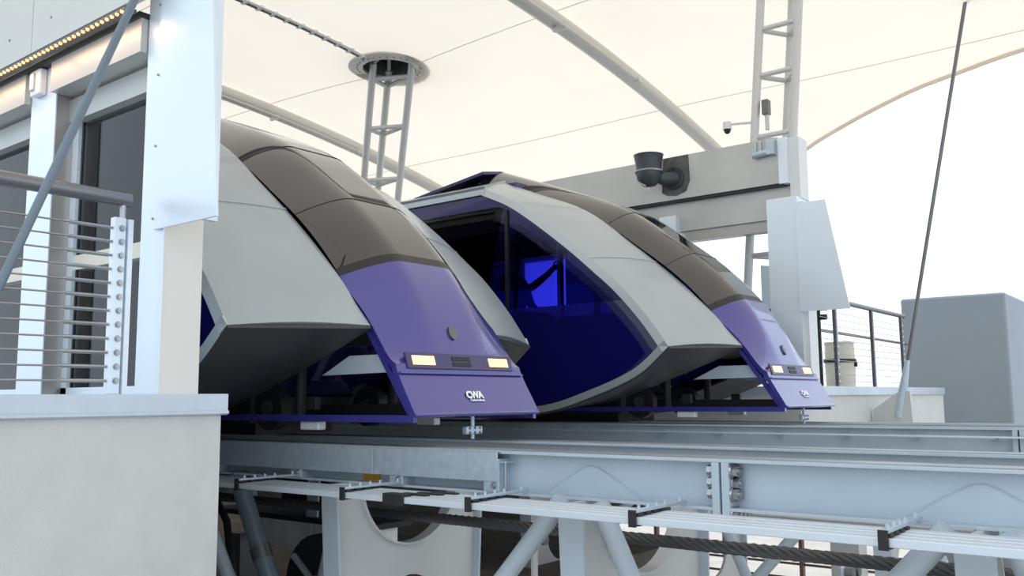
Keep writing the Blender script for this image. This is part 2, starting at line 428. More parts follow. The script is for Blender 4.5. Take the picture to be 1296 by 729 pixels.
    for i in (33, 41):   # windscreen joints
        P = []
        for u in np.linspace(-1, 1, 29):
            p = C[i]-nrm[i]*(.185*max(0, (abs(u)-.36)/.64)**1.45-.0005); P.append((p[0], u*HN, p[1]))
        MB().tube(P, .0035, 6).build('joint', 'black_trim', ws_)
    # centre roof deck under the fairing
    MB().box(-LEN, -2.7, -HN, HN, 2.10, 2.16).build('roof_deck', 'navy_roof', t)
    # crease trim + bumper lip
    MB().box(-.13, -.118, -HN*.985, HN*.985, .141, .149).build('crease_trim', 'purple', t)
    MB().box(-.05, .012, -HN, HN, -.100, -.078).build('bumper_lip', 'purple', t, bevel=.011)
    # headlight strip (tilted like the bumper)
    dx, dz = C_[2][0]-C_[1][0], C_[2][1]-C_[1][1]; L = math.hypot(dx, dz); dx /= L; dz /= L; nx, nz = dz, -dx
    def plate(y0, y1, s0, s1, h, mat, name, par, skew=.0):
        bx0, bz0 = C_[1][0], C_[1][1]
        P = lambda s_, y, hh: (bx0+dx*s_+nx*hh, y, bz0+dz*s_+nz*hh)
        m = MB(); lo, hi = -.008, h
        q = [P(s0, y0, hi), P(s0, y1, hi), P(s1, y1, hi), P(s1, y0, hi)]; b = [P(s0, y0, lo), P(s0, y1, lo), P(s1, y1, lo), P(s1, y0, lo)]
        m.quad(*q)
        for i in range(4): m.quad(q[i], q[(i+1) % 4], b[(i+1) % 4], b[i])
        return m.build(name, mat, par)
    st = plate(-.47, .47, .025, .118, .005, 'navy_roof', 'light_strip', t)
    for y0 in (-.425, .245): plate(y0, y0+.18, .045, .098, .010, 'headlight', 'headlight', st)
    for s0 in (.042, .076): plate(-.09, .07, s0, s0+.024, .009, 'rubber', 'vent', st)
    # oval badge on the nose
    i = 15; c = C[i]; n = nrm[i]; tt = np.array((-n[1], n[0]))
    m = MB(); rows = []
    for k in range(21):
        a = 2*PI*k/20; e = [c+tt*.045*s_*math.sin(a)+n*h for s_, h in ((1, 0), (1, .012), (0, .016))]
        rows.append([(p[0], -.02+.032*s_*math.cos(a), p[1]) for p, s_ in zip(e, (1, 1, 0))])
    m.grid(rows).build('oval_cap', 'dark_steel', nose, smooth=True)
    # lettering
    dbx, dbz = C_[1][0]-C_[0][0], C_[1][1]-C_[0][1]; L = math.hypot(dbx, dbz); dbx /= L; dbz /= L; nbx, nbz = dbz, -dbx
    def text(body, size, s0, y0, wid, off, name, shear=0):
        cu = bpy.data.curves.new(name, 'FONT'); cu.body = body; cu.size = size; cu.extrude = .001; cu.offset = off; cu.shear = shear; cu.align_x = 'CENTER'; cu.space_character = .92
        to = bpy.data.objects.new(name, cu); COL.objects.link(to)
        dg = bpy.context.evaluated_depsgraph_get(); me = bpy.data.meshes.new_from_object(to.evaluated_get(dg)); bpy.data.objects.remove(to)
        w = max(v.co.x for v in me.vertices)-min(v.co.x for v in me.vertices); k = wid/w
        for v in me.vertices:
            x, y, z = v.co; x *= k
            v.co = (C_[0][0]+dbx*(s0+y)+nbx*(.006+z), y0+x, C_[0][1]+dbz*(s0+y)+nbz*(.006+z)-ZBASE)
        me.materials.append(M['white_paint']); oo = bpy.data.objects.new(name, me); COL.objects.link(oo); oo.parent = bump; oo['_o'] = (0, 0, ZBASE); return oo
    bump = [c_ for c_ in t.children if c_.name.startswith('bumper') and 'lip' not in c_.name][0]
    lg = text('CWA', .062, .098, -.005, .150, .0035, 'lettering', .12); lg['label'] = 'white capital letters CWA'
    text('Constructions', .022, .076, .005, .125, .0006, 'lettering')
    # skirt frame, cross plate, wheel bay
    for sg in (-1, 1):
        MB().box(-4.2, -.02, sg*(HN-.02)-.015, sg*(HN-.02)+.015, -.128, -.088).build('skirt_bar', 'purple', t)
        y = sg*(HN-.035)
        MB().prism([(-.03, -.09), (-.08, -.09), (-.68, .76), (-.66, .78), (-.46, .50), (-.17, .10)], 1, y-.012, y+.012).build('nose_cheek', 'purple', t)
        MB().prism([(-.84, .144), (-.60, .253), (-.27, .252), (-.22, .151)], 1, y-.05*sg-.02, y-.05*sg+.02).build('cross_plate', 'beam_paint', t)
        MB().tube([(-1.15, sg*.40, .20), (-1.15, sg*.40, -.10)], .035, 10).build('damper', 'under_dark', t, smooth=True)
        MB().box(-.99, -.82, sg*.5-.03, sg*.5+.03, -.178, -.128).build('guide_shoe', 'white_plastic', t, bevel=.008)
        MB().box(-.95, -.86, sg*.5-.02, sg*.5+.02, -.06, .02).build('valve_box', 'under_dark', t, bevel=.006)
        m = MB(); m.tube([(-1.4, sg*.38, -.05), (-1.4, sg*.46, -.05)], .14, 20).build('guide_wheel', 'rubber', t, smooth=True)
        MB().tube([(-1.4, sg*.36, -.05), (-1.4, sg*.47, -.05)], .05, 12).build('wheel_hub', 'dark_steel', t, smooth=True)
    MB().prism([(-.95, .36), (-.75, .50), (-.72, .48), (-1.7, -.02), (-1.75, .02)], 1, -HN+.03, HN-.03).build('bulkhead', 'navy', t)
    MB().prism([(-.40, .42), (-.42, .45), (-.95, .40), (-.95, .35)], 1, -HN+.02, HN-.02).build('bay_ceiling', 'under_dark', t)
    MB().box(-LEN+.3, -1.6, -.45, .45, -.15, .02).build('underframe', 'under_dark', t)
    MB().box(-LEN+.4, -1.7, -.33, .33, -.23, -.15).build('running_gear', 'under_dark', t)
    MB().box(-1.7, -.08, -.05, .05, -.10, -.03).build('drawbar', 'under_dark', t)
    MB().tube([(-.075, 0, -.10), (-.075, 0, -.235)], .012, 10).build('hook_pin', 'galvanised', t, smooth=True)
    hk = MB().box(-.095, -.055, -.072, .072, -.208, -.162).build('hook_block', 'galvanised', t, bevel=.008)
    m = MB()
    for yy in (-.045, .0, .045):
        for zz in (-.172, -.198): hexbolt(m, (-.055, yy, zz), (1, 0, 0), .006, .006)
    m.build('hook_bolts', 'dark_steel', hk)
    # interior
    MB().box(-LEN+.05, -1.2, -HW+.03, HW-.03, .28, .31).build('cabin_floor', 'interior', t)
    MB().box(-LEN, -LEN+.04, -HW+.01, HW-.01, -.15, 1.9).build('rear_wall', 'navy', t)
    for x, y in ((-2.20, -.55), (-3.4, .35), (-4.6, .2)):
        MB().tube([(x, y, .31), (x, y, 1.78)], .016, 10).build('grab_pole', 'steel', t, smooth=True)
    for y in (-.85, .85): MB().tube([(-6.6, y, 1.66), (-2.5, y, 1.66)], .016, 8).build('grab_rail', 'steel', t, smooth=True)
    for sg in (-1, 1):
        if sg < 0:
            MB().box(-3.20, -2.72, -.72, .0, .31, .66).box(-3.30, -3.20, -.72, .0, .31, 1.05).build('bench', 'interior', t, bevel=.02); continue
        MB().box(-6.4, -3.0, sg*1.2-.2, sg*1.2+.02, .31, .70).build('bench', 'interior', t, bevel=.02)
    return t
tram = make_tram()
tram.location = (NX, NC, ZBASE)
tram['label'] = 'nearest silver and purple tram, nose with two lit orange lamps'
tram2 = copy_tree(tram)
tram2.location = (FX, FC, ZBASE)
tram2['label'] = 'farther silver and purple tram showing its dark blue side window'
tram['group'] = tram2['group'] = 'trams standing side by side in the station'

# ================================================================ PERSON in the farther tram
def person():
    L = Vector((-5.70, 7.25, .312))
    V = {'pel': (0, 0, .43), 'ab': (-.01, 0, .57), 'ch': (.0, 0, .77), 'nk': (.015, 0, .94), 'hd0': (.03, 0, 1.02), 'hd1': (.035, 0, 1.12), 'hd2': (.03, 0, 1.21),
         'sl': (.03, -.17, .90), 'el': (.40, -.22, .745), 'wl': (.63, -.215, .88), 'sr': (.01, .17, .88), 'er': (.08, .24, .62), 'wr': (.30, .18, .53),
         'hl': (.06, -.09, .42), 'kl': (.47, -.11, .45), 'fl': (.46, -.11, .09), 'tl': (.60, -.12, .04), 'hr': (.06, .09, .42), 'kr': (.47, .11, .45), 'fr': (.46, .11, .09), 'tr': (.60, .12, .04)}
    R = {'pel': .14, 'ab': .125, 'ch': .14, 'nk': .055, 'hd0': .07, 'hd1': .09, 'hd2': .07, 'sl': .065, 'el': .045, 'wl': .03, 'sr': .065, 'er': .045, 'wr': .03,
         'hl': .085, 'kl': .06, 'fl': .04, 'tl': .035, 'hr': .085, 'kr': .06, 'fr': .04, 'tr': .035}
    E = [('pel', 'ab'), ('ab', 'ch'), ('ch', 'nk'), ('nk', 'hd0'), ('hd0', 'hd1'), ('hd1', 'hd2'), ('ch', 'sl'), ('sl', 'el'), ('el', 'wl'), ('ch', 'sr'), ('sr', 'er'), ('er', 'wr'),
         ('pel', 'hl'), ('hl', 'kl'), ('kl', 'fl'), ('fl', 'tl'), ('pel', 'hr'), ('hr', 'kr'), ('kr', 'fr'), ('fr', 'tr')]
    # hands: palm + five fingers each
    def hand(w, pv, side, key, fdir, spread, curl):
        pv = Vector(pv); V[key+'p'] = tuple(pv); R[key+'p'] = .03; E.append((w, key+'p'))
        for k in range(5):
            off = Vector(spread)*(k-2)*.017
            a = pv+off+Vector(fdir)*.035; b = a+Vector(fdir)*.03+Vector(curl)*.015; c = b+Vector(fdir)*.012+Vector(curl)*.028
            if k == 4: a = pv+off*1.3; b = a+off+Vector(fdir)*.02; c = b+Vector(curl)*.02
            for nme, q in (('a', a), ('b', b), ('c', c)): V[f'{key}{k}{nme}'] = tuple(q); R[f'{key}{k}{nme}'] = .009
            E.extend([(key+'p', f'{key}{k}a'), (f'{key}{k}a', f'{key}{k}b'), (f'{key}{k}b', f'{key}{k}c')])
    hand('wl', (.675, -.21, .915), -1, 'L', (.5, 0, .5), (0, .3, .9), (.2, .9, 0))
    hand('wr', (.37, .165, .53), 1, 'R', (1, -.2, 0), (0, 1, 0), (.2, 0, -.6))
    keys = list(V); me = bpy.data.meshes.new('person')
    me.from_pydata([V[k] for k in keys], [(keys.index(a), keys.index(b)) for a, b in E], [])
    o = bpy.data.objects.new('person', me); COL.objects.link(o); o.location = L; o['_o'] = tuple(L)
    sk = o.modifiers.new('skin', 'SKIN'); sk.use_smooth_shade = True; o.modifiers.new('sub', 'SUBSURF').levels = 1; o.modifiers['sub'].render_levels = 1
    for k, d in zip(keys, me.skin_vertices[0].data):
        d.radius = (R[k], R[k]*(1.15 if k in ('pel', 'ab', 'ch') else 1)); d.use_root = (k == 'pel')
    dg = bpy.context.evaluated_depsgraph_get(); me2 = bpy.data.meshes.new_from_object(o.evaluated_get(dg))
    o.modifiers.clear(); o.data = me2; me2.materials.clear()
    for n in ('shirt', 'skin', 'trousers'): me2.materials.append(M[n])
    for p in me2.polygons:
        c = p.center
        p.material_index = 1 if (c.z > .955 or (c.x > .60 and c.z > .7) or (c.x > .30 and c.z > .515)) and not (c.y < -.1 and c.x < .58 and c.z < .955) else 2 if c.z < .50 else 0
        p.use_smooth = True
    tag(o, 'person sitting inside the farther tram, one arm reaching to a pole', 'person')
    h = MB().sphere((.015, 0, 1.175), .10, .095, .10, 16, 10); h.v = [v for v in h.v]
    hb = h.build('hair', 'hair', None, smooth=True); hb.parent = o
    m = MB(); m.sphere((.122, -.033, 1.13), .010, .012, .008, 8, 6); m.sphere((.122, .033, 1.13), .010, .012, .008, 8, 6); e = m.build('eyes', 'white_paint', None, smooth=True); e.parent = o
    m = MB(); m.sphere((.128, 0, 1.095), .020, .013, .022, 8, 6); n = m.build('nose', 'skin', None, smooth=True); n.parent = o
    m = MB(); m.sphere((.115, 0, 1.055), .012, .028, .007, 8, 6); n = m.build('mouth', 'skin', None, smooth=True); n.parent = o
    for s in (-1, 1):
        m = MB(); m.sphere((.03, s*.092, 1.115), .02, .010, .03, 8, 6); n = m.build('ear', 'skin', None, smooth=True); n.parent = o
person()

# ================================================================ NEAR PLATFORM
BW = 'brushed'
def column(name, x0, x1, y0, y1, z0, z1, label, side_mat='header'):
    t = thing(name, ((x0+x1)/2, (y0+y1)/2, z0), label, 'column')
    MB().box(x0, x1, y0, y1, z0, z1).build('core', side_mat, t)
    MB().box(x0-.002, x1+.006, y0-.008, y0-.001, z0, z1).build('cladding_sheet', BW, t)
    return t
c1 = column('platform_column', -4.035, XE-.005, YW, YW+.205, .032, 2.6, 'pale metal column at the corner of the stucco ledge', 'cream')
pmat('bone', (.74, .71, .67), .45, .1, noise=(2.5, .03, (1, 1, .4)))
for ch in c1.children:
    if ch.name.startswith('core'): ch.data.materials[0] = M['bone']
m = MB()
for z in (.85, 1.2, 1.55, 1.9): hexbolt(m, (-3.9, YW-.030, z), (0, -1, 0), .005, .006)
def flag(y, x0, x1b, x1t, z0, z1, label, loc):
    t = thing('wing_sheet', loc, label, 'metal sheet', 'metal sheets folded out past the platform columns')
    MB().prism([(x0, z0), (x1b, z0), (x1t, z1), (x0, z1)], 1, y-.012, y).build('sheet', BW, t)
    return t
f1 = flag(YW-.016, -3.90, -3.39, -3.53, .797, 2.6, 'bluish brushed metal sheet fixed to the near corner column', (-3.9, YW, .797))
m.build('rivets', 'steel', f1)
MB().box(-3.535, -3.51, YW-.004, YW+.06, .80, 2.6).build('return_edge', BW, f1)
c2 = column('platform_column', -5.28, -4.99, YW, YW+.17, .032, 1.93, 'metal column of the glazed screen behind the cable railing', 'bronze_steel')
sb = thing('sensor_box', (-5.17, YW-.01, 1.75), 'small white sensor box high on the glazed screen column', 'sensor')
MB().box(-5.22, -5.10, YW-.05, YW-.009, 1.72, 1.87).build('housing', 'white_plastic', sb, bevel=.008)
MB().box(-5.205, -5.16, YW-.062, YW-.05, 1.75, 1.85).build('cover', 'galvanised', sb, bevel=.004)
# fascia panels above
xj = [-12, -9.3, -7.0, -5.02, -3.9]
fp = thing('fascia', (-4.9, YW-.1, 1.9), 'pale grey fascia panels above the glazed screen', 'fascia')
for a, b in zip(xj, xj[1:]): MB().box(a+.003, b-.003, YW-.14, YW-.1, 1.905, 2.55).build('panel', 'fascia', fp)
m = MB()
for x in (-4.8, -4.2, -5.3, -6.0): hexbolt(m, (x, YW-.14, 2.05), (0, -1, 0), .007, .006)
m.build('rivets', 'steel', fp)
hd = thing('header_beam', (-5, YW+.05, 1.55), 'metal header channel below the row of small lamps', 'beam')
MB().box(-12, -4.04, YW-.06, YW+.3, 1.872, 1.90).build('soffit', 'black_trim', hd)
for a, b in ((-12, -5.29), (-4.98, -4.045)): MB().box(a, b, YW-.045, YW+.22, 1.70, 1.872).build('channel', 'header', hd)
MB().box(-12, -4.04, YW+.09, YW+.20, 1.684, 1.70).build('shadow_gap', 'bronze_steel', hd)
MB().box(-12, -4.04, YW+.07, YW+.22, 1.555, 1.684).build('lintel', 'header', hd)
ls = thing('lamp_strip', (-5, YW-.1, 1.89), 'row of small glowing orange lamps under the fascia', 'lamp strip')
MB().box(-12, -4.04, YW-.135, YW-.075, 1.888, 1.899).build('housing', 'dark_steel', ls)
lm = MB().sphere((0, 0, 0), .0105, .0105, .010, 8, 5).build('lamp', 'led', ls, smooth=True, org=(0, 0, 0))
lm.location = (-4.08+5, -.028, -.006)
k = 1
while True:
    x = -4.08-.048*k
    if x < -6.9: break
    c = lm.copy(); COL.objects.link(c); c.parent = ls; c.location = (x+5, -.028, -.006); k += 1
for x in (-4.4, -5.3, -6.2):
    ld = bpy.data.lights.new('lamp_glow', 'AREA'); ld.shape = 'RECTANGLE'; ld.size = .85; ld.size_y = .03; ld.energy = 1.2; ld.color = (1, .6, .3)
    lo = bpy.data.objects.new('lamp_glow', ld); COL.objects.link(lo); lo.parent = ls; lo.location = (x+5, -.02, -.03)
# glazing
for n, (a, b) in enumerate(((-4.99, -4.035), (-6.6, -5.28), (-8.4, -6.6))):
    w = thing('window_%d' % (n+1), ((a+b)/2, YW+.13, .032), ['clear glazed door panel beside the corner column', 'clear glazed panel left of the screen column', 'clear glazed panel farthest along the platform screen'][n], 'window'); w['kind'] = 'structure'
    MB().box(a+.06, b, YW+.125, YW+.137, .075, 1.555).build('pane', 'clear_glass', w)
    MB().box(a, a+.06, YW+.10, YW+.16, .032, 1.555).build('jamb', BW, w)
    MB().box(a, b, YW+.10, YW+.16, .032, .075).build('sill', BW, w)
    MB().box(a+.06, a+.075, YW+.12, YW+.145, .075, 1.555).build('gasket', 'black_trim', w)
    MB().box(a+.06, b, YW+.115, YW+.15, .72, .80).build('rail', 'cream', w)
# cable railing on the near ledge
def railing(loc, label, X, posts, ycap, ylo, z0, zt, ncab, rail_r, mat, cmat, cr_, group, fit=True, lean=0):
    t = thing('cable_railing', loc, label, 'railing', group)
    MB().tube([(X, ycap, zt), (X, ylo, zt)], rail_r, 14).build('top_rail', mat, t, smooth=True)
    for y in posts:
        p = MB().box(X-.02, X+.02, y-(.036 if fit else .028), y+(.020 if fit else .028), z0, zt-.09 if fit else zt-.02).build('post', mat if not fit else BW, t, bevel=.004)
        if fit:
            MB().box(X-.02, X+.028, y+.026, y+.050, z0, zt-.095).build('post_flange', BW, t)
            MB().tube([(X, y+.01, zt-.09), (X, y+.01, zt-.02)], .014, 8).build('saddle', 'steel', p)
    for k in range(ncab):
        z = z0+.06+k*(zt-z0-.20)/(ncab-1)
        c = MB().tube([(X, posts[0], z), (X, ylo, z)], cr_, 6).build('cable', cmat, t, smooth=True)
        if fit:
            MB().tube([(X, posts[0]-.24, z), (X, posts[0]-.05, z)], cr_*1.9, 8).build('turnbuckle', 'steel', c, smooth=True)
            m = MB(); hexbolt(m, (X, posts[0]-.01, z), (0, -1, 0), .014, .03); hexbolt(m, (X+.02, posts[0], z), (1, 0, 0), .012, .012); m.build('nut', 'steel', c)
    return t
r1 = railing((-3.93, 2.08, .032), 'steel cable railing on the near stucco ledge, left of the corner column', -3.93, [2.10], 2.14, -1.5, .032, .925, 12, .033, 'rail_steel', 'cable', .0045, 'cable railings')
# stay rods
t = thing('stay_rod', (-3.35, .45, -.02), 'thick grey stay rod slanting across the upper left in front of railing', 'stay rod', 'roof stay rods')
a, b = onp(170, 0, 0, -3.45), onp(0, 360, 0, -3.45); dv = (b-a)
MB().tube([a-dv*((4.55-a.z)/(a.z-b.z)), a+dv*1.5], .0165, 14).build('rod', 'rod_grey', t, smooth=True)
e = a+dv*1.5
MB().tube([e, e+dv*.12], [.03, .045], 12).build('socket', 'galvanised', t, smooth=True)

# ================================================================ FAR PLATFORM
fh = thing('header_beam', (-8, YF, 1.8), 'long weathered metal fascia beam over the far platform screen', 'beam')
MB().box(-14, -3.66, YF, YF+.35, 2.30, 2.815).build('fascia_panel', 'header', fh)
MB().box(-14, -3.62, YF+.02, YF+.3, 2.275, 2.30).build('shadow_gap', 'black_trim', fh)
MB().box(-14, -3.55, YF+.10, YF+.3, 1.93, 2.275).build('lintel', 'header', fh)
MB().box(-14, -3.60, YF+.13, YF+.27, 1.81, 1.93).build('door_track', 'bronze_steel', fh)
MB().box(-3.66, -3.56, YF-.01, YF+.3, 2.29, 2.80).build('end_cap', BW, fh)
m = MB()
for x in (-5.0, -7.0, -9.0): m.box(x-.004, x+.004, YF-.003, YF, 2.30, 2.815)
m.build('panel_joint', 'bronze_steel', fh)
c3 = column('platform_column', -3.79, -3.46, YF-.06, YF+.25, .0, 2.12, 'bluish metal column at the end of the far platform screen', BW)
MB().box(-3.56, -3.45, YF+.05, YF+.30, 2.12, 2.80).build('post_extension', 'white_plastic', c3)
MB().box(-3.46, -3.40, YF-.02, YF+.22, 0, 2.06).build('end_strip', 'white_plastic', c3)
flag(YF-.07, -3.47, -2.95, -3.15, .875, 2.035, 'bluish trapezoid metal sheet fixed to the far column', (-3.47, YF-.07, .875))
c4 = column('platform_column', -5.14, -4.93, YF+.0, YF+.2, .1, 2.11, 'narrow bluish door column behind the farther tram', BW)
MB().box(-4.93, -4.88, YF+.05, YF+.15, .1, 1.90).build('jamb', BW, c4)
scr = thing('wall_light_blocker', (-9, YF+.2, .1), 'dark solid panels added along the far platform, blocking light behind the trams', 'wall'); scr['kind'] = 'structure'
for a, b in ((-14, -11.5), (-11.5, -9.2), (-9.2, -7.30), (-6.62, -5.15)): MB().box(a+.005, b-.005, YF+.15, YF+.19, .1, 1.815).build('panel', 'grey_wall', scr)  # added to darken the tram windows; the gap leaves one bright patch
# things seen through the far doorway
o = MB().prism([(-4.75, 1.05), (-4.05, .98), (-4.05, 1.62), (-4.75, 1.72)], 1, 11.4, 11.46).build('info_panel', 'blue_panel', org=(-4.4, 11.4, .1)); tag(o, 'pale blue panel seen through the far platform doorway', 'panel')
MB().box(-4.7, -4.66, 11.41, 11.45, .1, 1.1).build('leg', 'galvanised', o); MB().box(-4.14, -4.1, 11.41, 11.45, .1, 1.1).build('leg', 'galvanised', o)
t = thing('handrail', (-4.4, 10.8, .1), 'black double handrail beside the far doorway', 'handrail')
for z in (.93, 1.04): MB().tube([(-4.9, 10.8, z), (-3.7, 10.8, z)], .035, 10).build('rail', 'rubber', t, smooth=True)
for x in (-4.8, -3.8): MB().tube([(x, 10.8, .1), (x, 10.8, 1.04)], .025, 10).build('post', 'rubber', t, smooth=True)
# floodlight
fx = -5.05
t = thing('floodlight', (fx, YF, 2.5), 'dark bowl-shaped floodlight on the far fascia beam', 'floodlight')
rows = []
for k in range(29):
    a = 2*PI*k/28; rows.append([(fx-.05+r*math.cos(a), YF-.30+r*math.sin(a), z) for r, z in ((.0, 2.735), (.13, 2.74), (.165, 2.79), (.175, 2.80), (.17, 2.79), (.145, 2.64), (.15, 2.62), (.15, 2.57), (.13, 2.50), (.08, 2.44), (.0, 2.42))])
MB().grid(rows).build('bowl', 'lamp_body', t, smooth=True)
MB().tube([(fx-.05, YF-.30, 2.57), (fx+.06, YF-.16, 2.53), (fx+.12, YF-.01, 2.55)], [.06, .075, .09], 14).build('neck', 'lamp_body', t, smooth=True)
MB().tube([(fx+.12, YF-.03, 2.55), (fx+.12, YF-.001, 2.55)], .13, 20).build('base_plate', 'lamp_body', t, smooth=True)
MB().tube([(fx-.05+.155*math.cos(a), YF-.30+.155*math.sin(a), 2.60) for a in np.linspace(0, 2*PI, 25)], .012, 6).build('clamp_band', 'steel', t, smooth=True)
MB().tube([(fx-.2, YF-.32, 2.60), (fx-.17, YF-.36, 2.50), (fx-.05, YF-.38, 2.42)], .012, 6).build('bail', 'steel', t, smooth=True)
MB().tube([(fx-.05, YF-.30, 2.43), (fx-.04, YF-.30, 2.36)], .012, 6).build('latch', 'steel', t, smooth=True)
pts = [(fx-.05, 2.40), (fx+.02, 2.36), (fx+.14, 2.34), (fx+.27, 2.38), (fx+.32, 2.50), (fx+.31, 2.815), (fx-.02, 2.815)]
o = MB().prism(pts, 1, YF-.004, YF-.0008).build('shade_patch', 'dark_mottle', fh)  # shade behind the floodlight, painted on as a thin dark plate
# cameras on the ladder mast
def mastp(u): return Vector(bases2[0])+(Vector(tops2[0])-Vector(bases2[0]))*u
q = Vector((-4.13, 9.98, 3.22))
t = thing('security_camera', q, 'white dome security camera on a short arm of the ladder mast', 'camera')
MB().tube([q, q+Vector((-.34, -.03, .03))], .016, 8).build('arm', 'white_plastic', t, smooth=True)
c = q+Vector((-.36, -.03, .0))
MB().tube([c+Vector((0, 0, .06)), c+Vector((0, 0, -.03))], [.05, .055], 14).build('housing', 'white_plastic', t, smooth=True)
MB().sphere(c+Vector((0, 0, -.035)), .042, .042, .05).build('dome', 'rubber', t, smooth=True)
t = thing('antenna_box', (-4.0, 9.98, 3.2), 'small grey box on a stub beside the ladder mast', 'antenna')
MB().box(-4.045, -3.965, 9.93, 10.03, 3.28, 3.46).build('housing', 'dark_steel', t, bevel=.01)
MB().tube([(-4.0, 9.98, 3.10), (-4.0, 9.98, 3.29)], .025, 10).build('stub', 'mast_paint', t, smooth=True)
t = thing('pipe_clamp', (-3.86, YF-.05, 2.62), 'galvanised clamp bracket on the end of the far fascia beam', 'bracket')
MB().box(-3.92, -3.90, YF-.02, YF-.0, 2.62, 2.80).build('strap', 'galvanised', t); MB().box(-3.86, -3.84, YF-.02, YF, 2.62, 2.80).build('strap', 'galvanised', t)
MB().tube([(-3.93, YF-.05, 2.64), (-3.72, YF-.05, 2.66)], .035, 10).build('pipe', 'galvanised', t, smooth=True)
MB().box(-3.76, -3.68, YF-.09, YF, 2.62, 2.78).build('bracket', 'galvanised', t)
# far railing + tank
r2 = railing((XF-.1, 10.6, .1), 'dark cable railing on the far platform parapet', XF-.06, [13.35, 12.0, 10.6], 13.5, 10.1, .10, 1.10, 11, .03, 'dark_steel', 'cable', .004, 'cable railings', fit=False)
m = MB()
for y in (13.35, 12.0, 10.6):
    for k in range(11): m.tube([(XF-.06+.02, y, .16+k*.08), (XF-.06+.026, y, .16+k*.08)], .016, 8)
m.build('cable_ferrules', 'white_plastic', r2)
MB().tube([(XF-.4, 15, .78), (XF-.4, 9.9, .80)], .02, 8).build('mid_rail', 'rail_brown', r2, smooth=True)
t = thing('drum', (-3.9, 12.0, -.2), 'cream drum with a dark band behind the far railing', 'drum')
dx0, dy0 = -4.15, 12.55
t.location = (dx0, dy0, .1); t['_o'] = (dx0, dy0, .1)
MB().tube([(dx0, dy0, .1), (dx0, dy0, .44), (dx0, dy0, .70)], [.19, .20, .19], 24).build('barrel', 'cream', t, smooth=True)
MB().tube([(dx0, dy0, .44), (dx0, dy0, .485)], .215, 24).build('band', 'rubber', t, smooth=True)
MB().tube([(dx0, dy0, .70), (dx0, dy0, .72)], .20, 24).build('lid', 'cream', t, smooth=True)
MB().box(dx0+.17, dx0+.23, dy0-.02, dy0+.02, .38, .45).build('buckle', 'rubber', t)
# stay rod on the right with gusset foot
a, b = onp(1143, 492, 1, 11.6), onp(1222, 0, 1, 11.6)
t = thing('stay_rod', (a.x, 11.6, -.35), 'thin stay rod rising from a triangular foot plate at right', 'stay rod', 'roof stay rods')
MB().tube([a, b+(b-a)*.2], .022, 12).build('rod', 'dark_steel', t, smooth=True)
d = (b-a).normalized()
MB().tube([a-d*.35, a+d*.02, a+d*.35], [.055, .05, .026], 12).build('socket', 'galvanised', t, smooth=True)
MB().prism([(a.x-.36, -.36), (a.x+.10, -.36), (a.x+.08, .04), (a.x-.04, .04), (a.x-.36, -.18)], 1, 11.57, 11.63).build('gusset', 'pier_paint', t)
MB().box(a.x-.5, a.x+.3, 11.4, 11.8, -.5, -.36).build('base', 'pier_paint', t)

# ================================================================ GUIDEWAY
def beam(yc, zt, label, front, xs=-1.70):
    t = thing('guideway_beam', (-1, yc, zt-.22), label, 'beam', 'guideway track beams')
    d = .212; hw = .085
    MB().box(-15, 7, yc-hw, yc+hw, zt-.014, zt).build('top_flange', 'beam_paint', t, bevel=.002)
    MB().box(-15, 7, yc-hw+.02, yc+hw-.02, zt, zt+.004).build('running_plate', 'beam_top', t)
    for a, b in ((-15, xs-.01), (xs+.01, 7)): MB().box(a, b, yc-.011, yc+.011, zt-d+.013, zt-.014).build('web', 'beam_paint', t)
    for a, b in ((-15, xs-.01), (xs+.01, 7)): MB().box(a, b, yc-hw, yc+hw, zt-d, zt-d+.013).build('bottom_flange', 'beam_paint', t, bevel=.002)
    for x in (xs-.034, xs+.010):
        MB().box(x, x+.034, yc-hw-.004, yc+hw+.004, zt-d-.045, zt-.014).build('splice_plate', 'beam_paint', t, bevel=.002)
    if front:
        m0 = MB(); hexbolt(m0, (0, 0, 0), (1, 0, 0), .024, .036)
        b0 = m0.build('bolt', 'steel', t, org=(0, 0, 0)); b0.location = Vector((-1.655, yc-.06, zt-.05))-Vector(t['_o'])
        for (y, z) in ((-.035, -.05), (-.045, -.10), (-.06, -.145), (-.035, -.145), (-.055, -.222), (-.02, -.225), (.02, -.225), (.05, -.225)):
            c = b0.copy(); COL.objects.link(c); c.parent = t; c.location = Vector((-1.655, yc+y, zt+z))-Vector(t['_o'])
        for z in (-.05, -.10, -.145):
            c = b0.copy(); COL.objects.link(c); c.parent = t; c.rotation_euler = (0, 0, PI); c.location = Vector((-1.735, yc-.05, zt+z))-Vector(t['_o'])
        for bx_ in BENTS:
            P = []
            for s in np.linspace(-1, 1, 25):
                P.append((bx_+s*.26, zt-d+.014+.150*max(0, (1-abs(s))**.9 if abs(s) > .12 else .88**.9+.02*(1-(s/.12)**2))))
            P += [(bx_+.26, zt-d+.013), (bx_-.26, zt-d+.013)]
            MB().prism(P, 1, yc-.018, yc-.0105).build('doubler_plate', 'beam_paint', t); MB().tube([(q[0], yc-.0165, q[1]) for q in P[:25]], .004, 6).build('weld_bead', 'beam_paint', t, smooth=True)
    return t
BENTS = [-.72, -2.38, -4.02, -5.66]
OFF = .43
beam(NC-OFF, ZB, 'nearest pale blue-grey guideway beam with bolted splice', True)
beam(NC+OFF, ZB, 'second pale guideway beam from the camera, under the near tram', False, 3.1)
bt3 = beam(FC-OFF, ZBF, 'third guideway beam, under the near side of the farther tram', False, -1.16)
beam(FC+OFF, ZBF, 'farthest guideway beam, beyond the farther tram', False, 2.4)
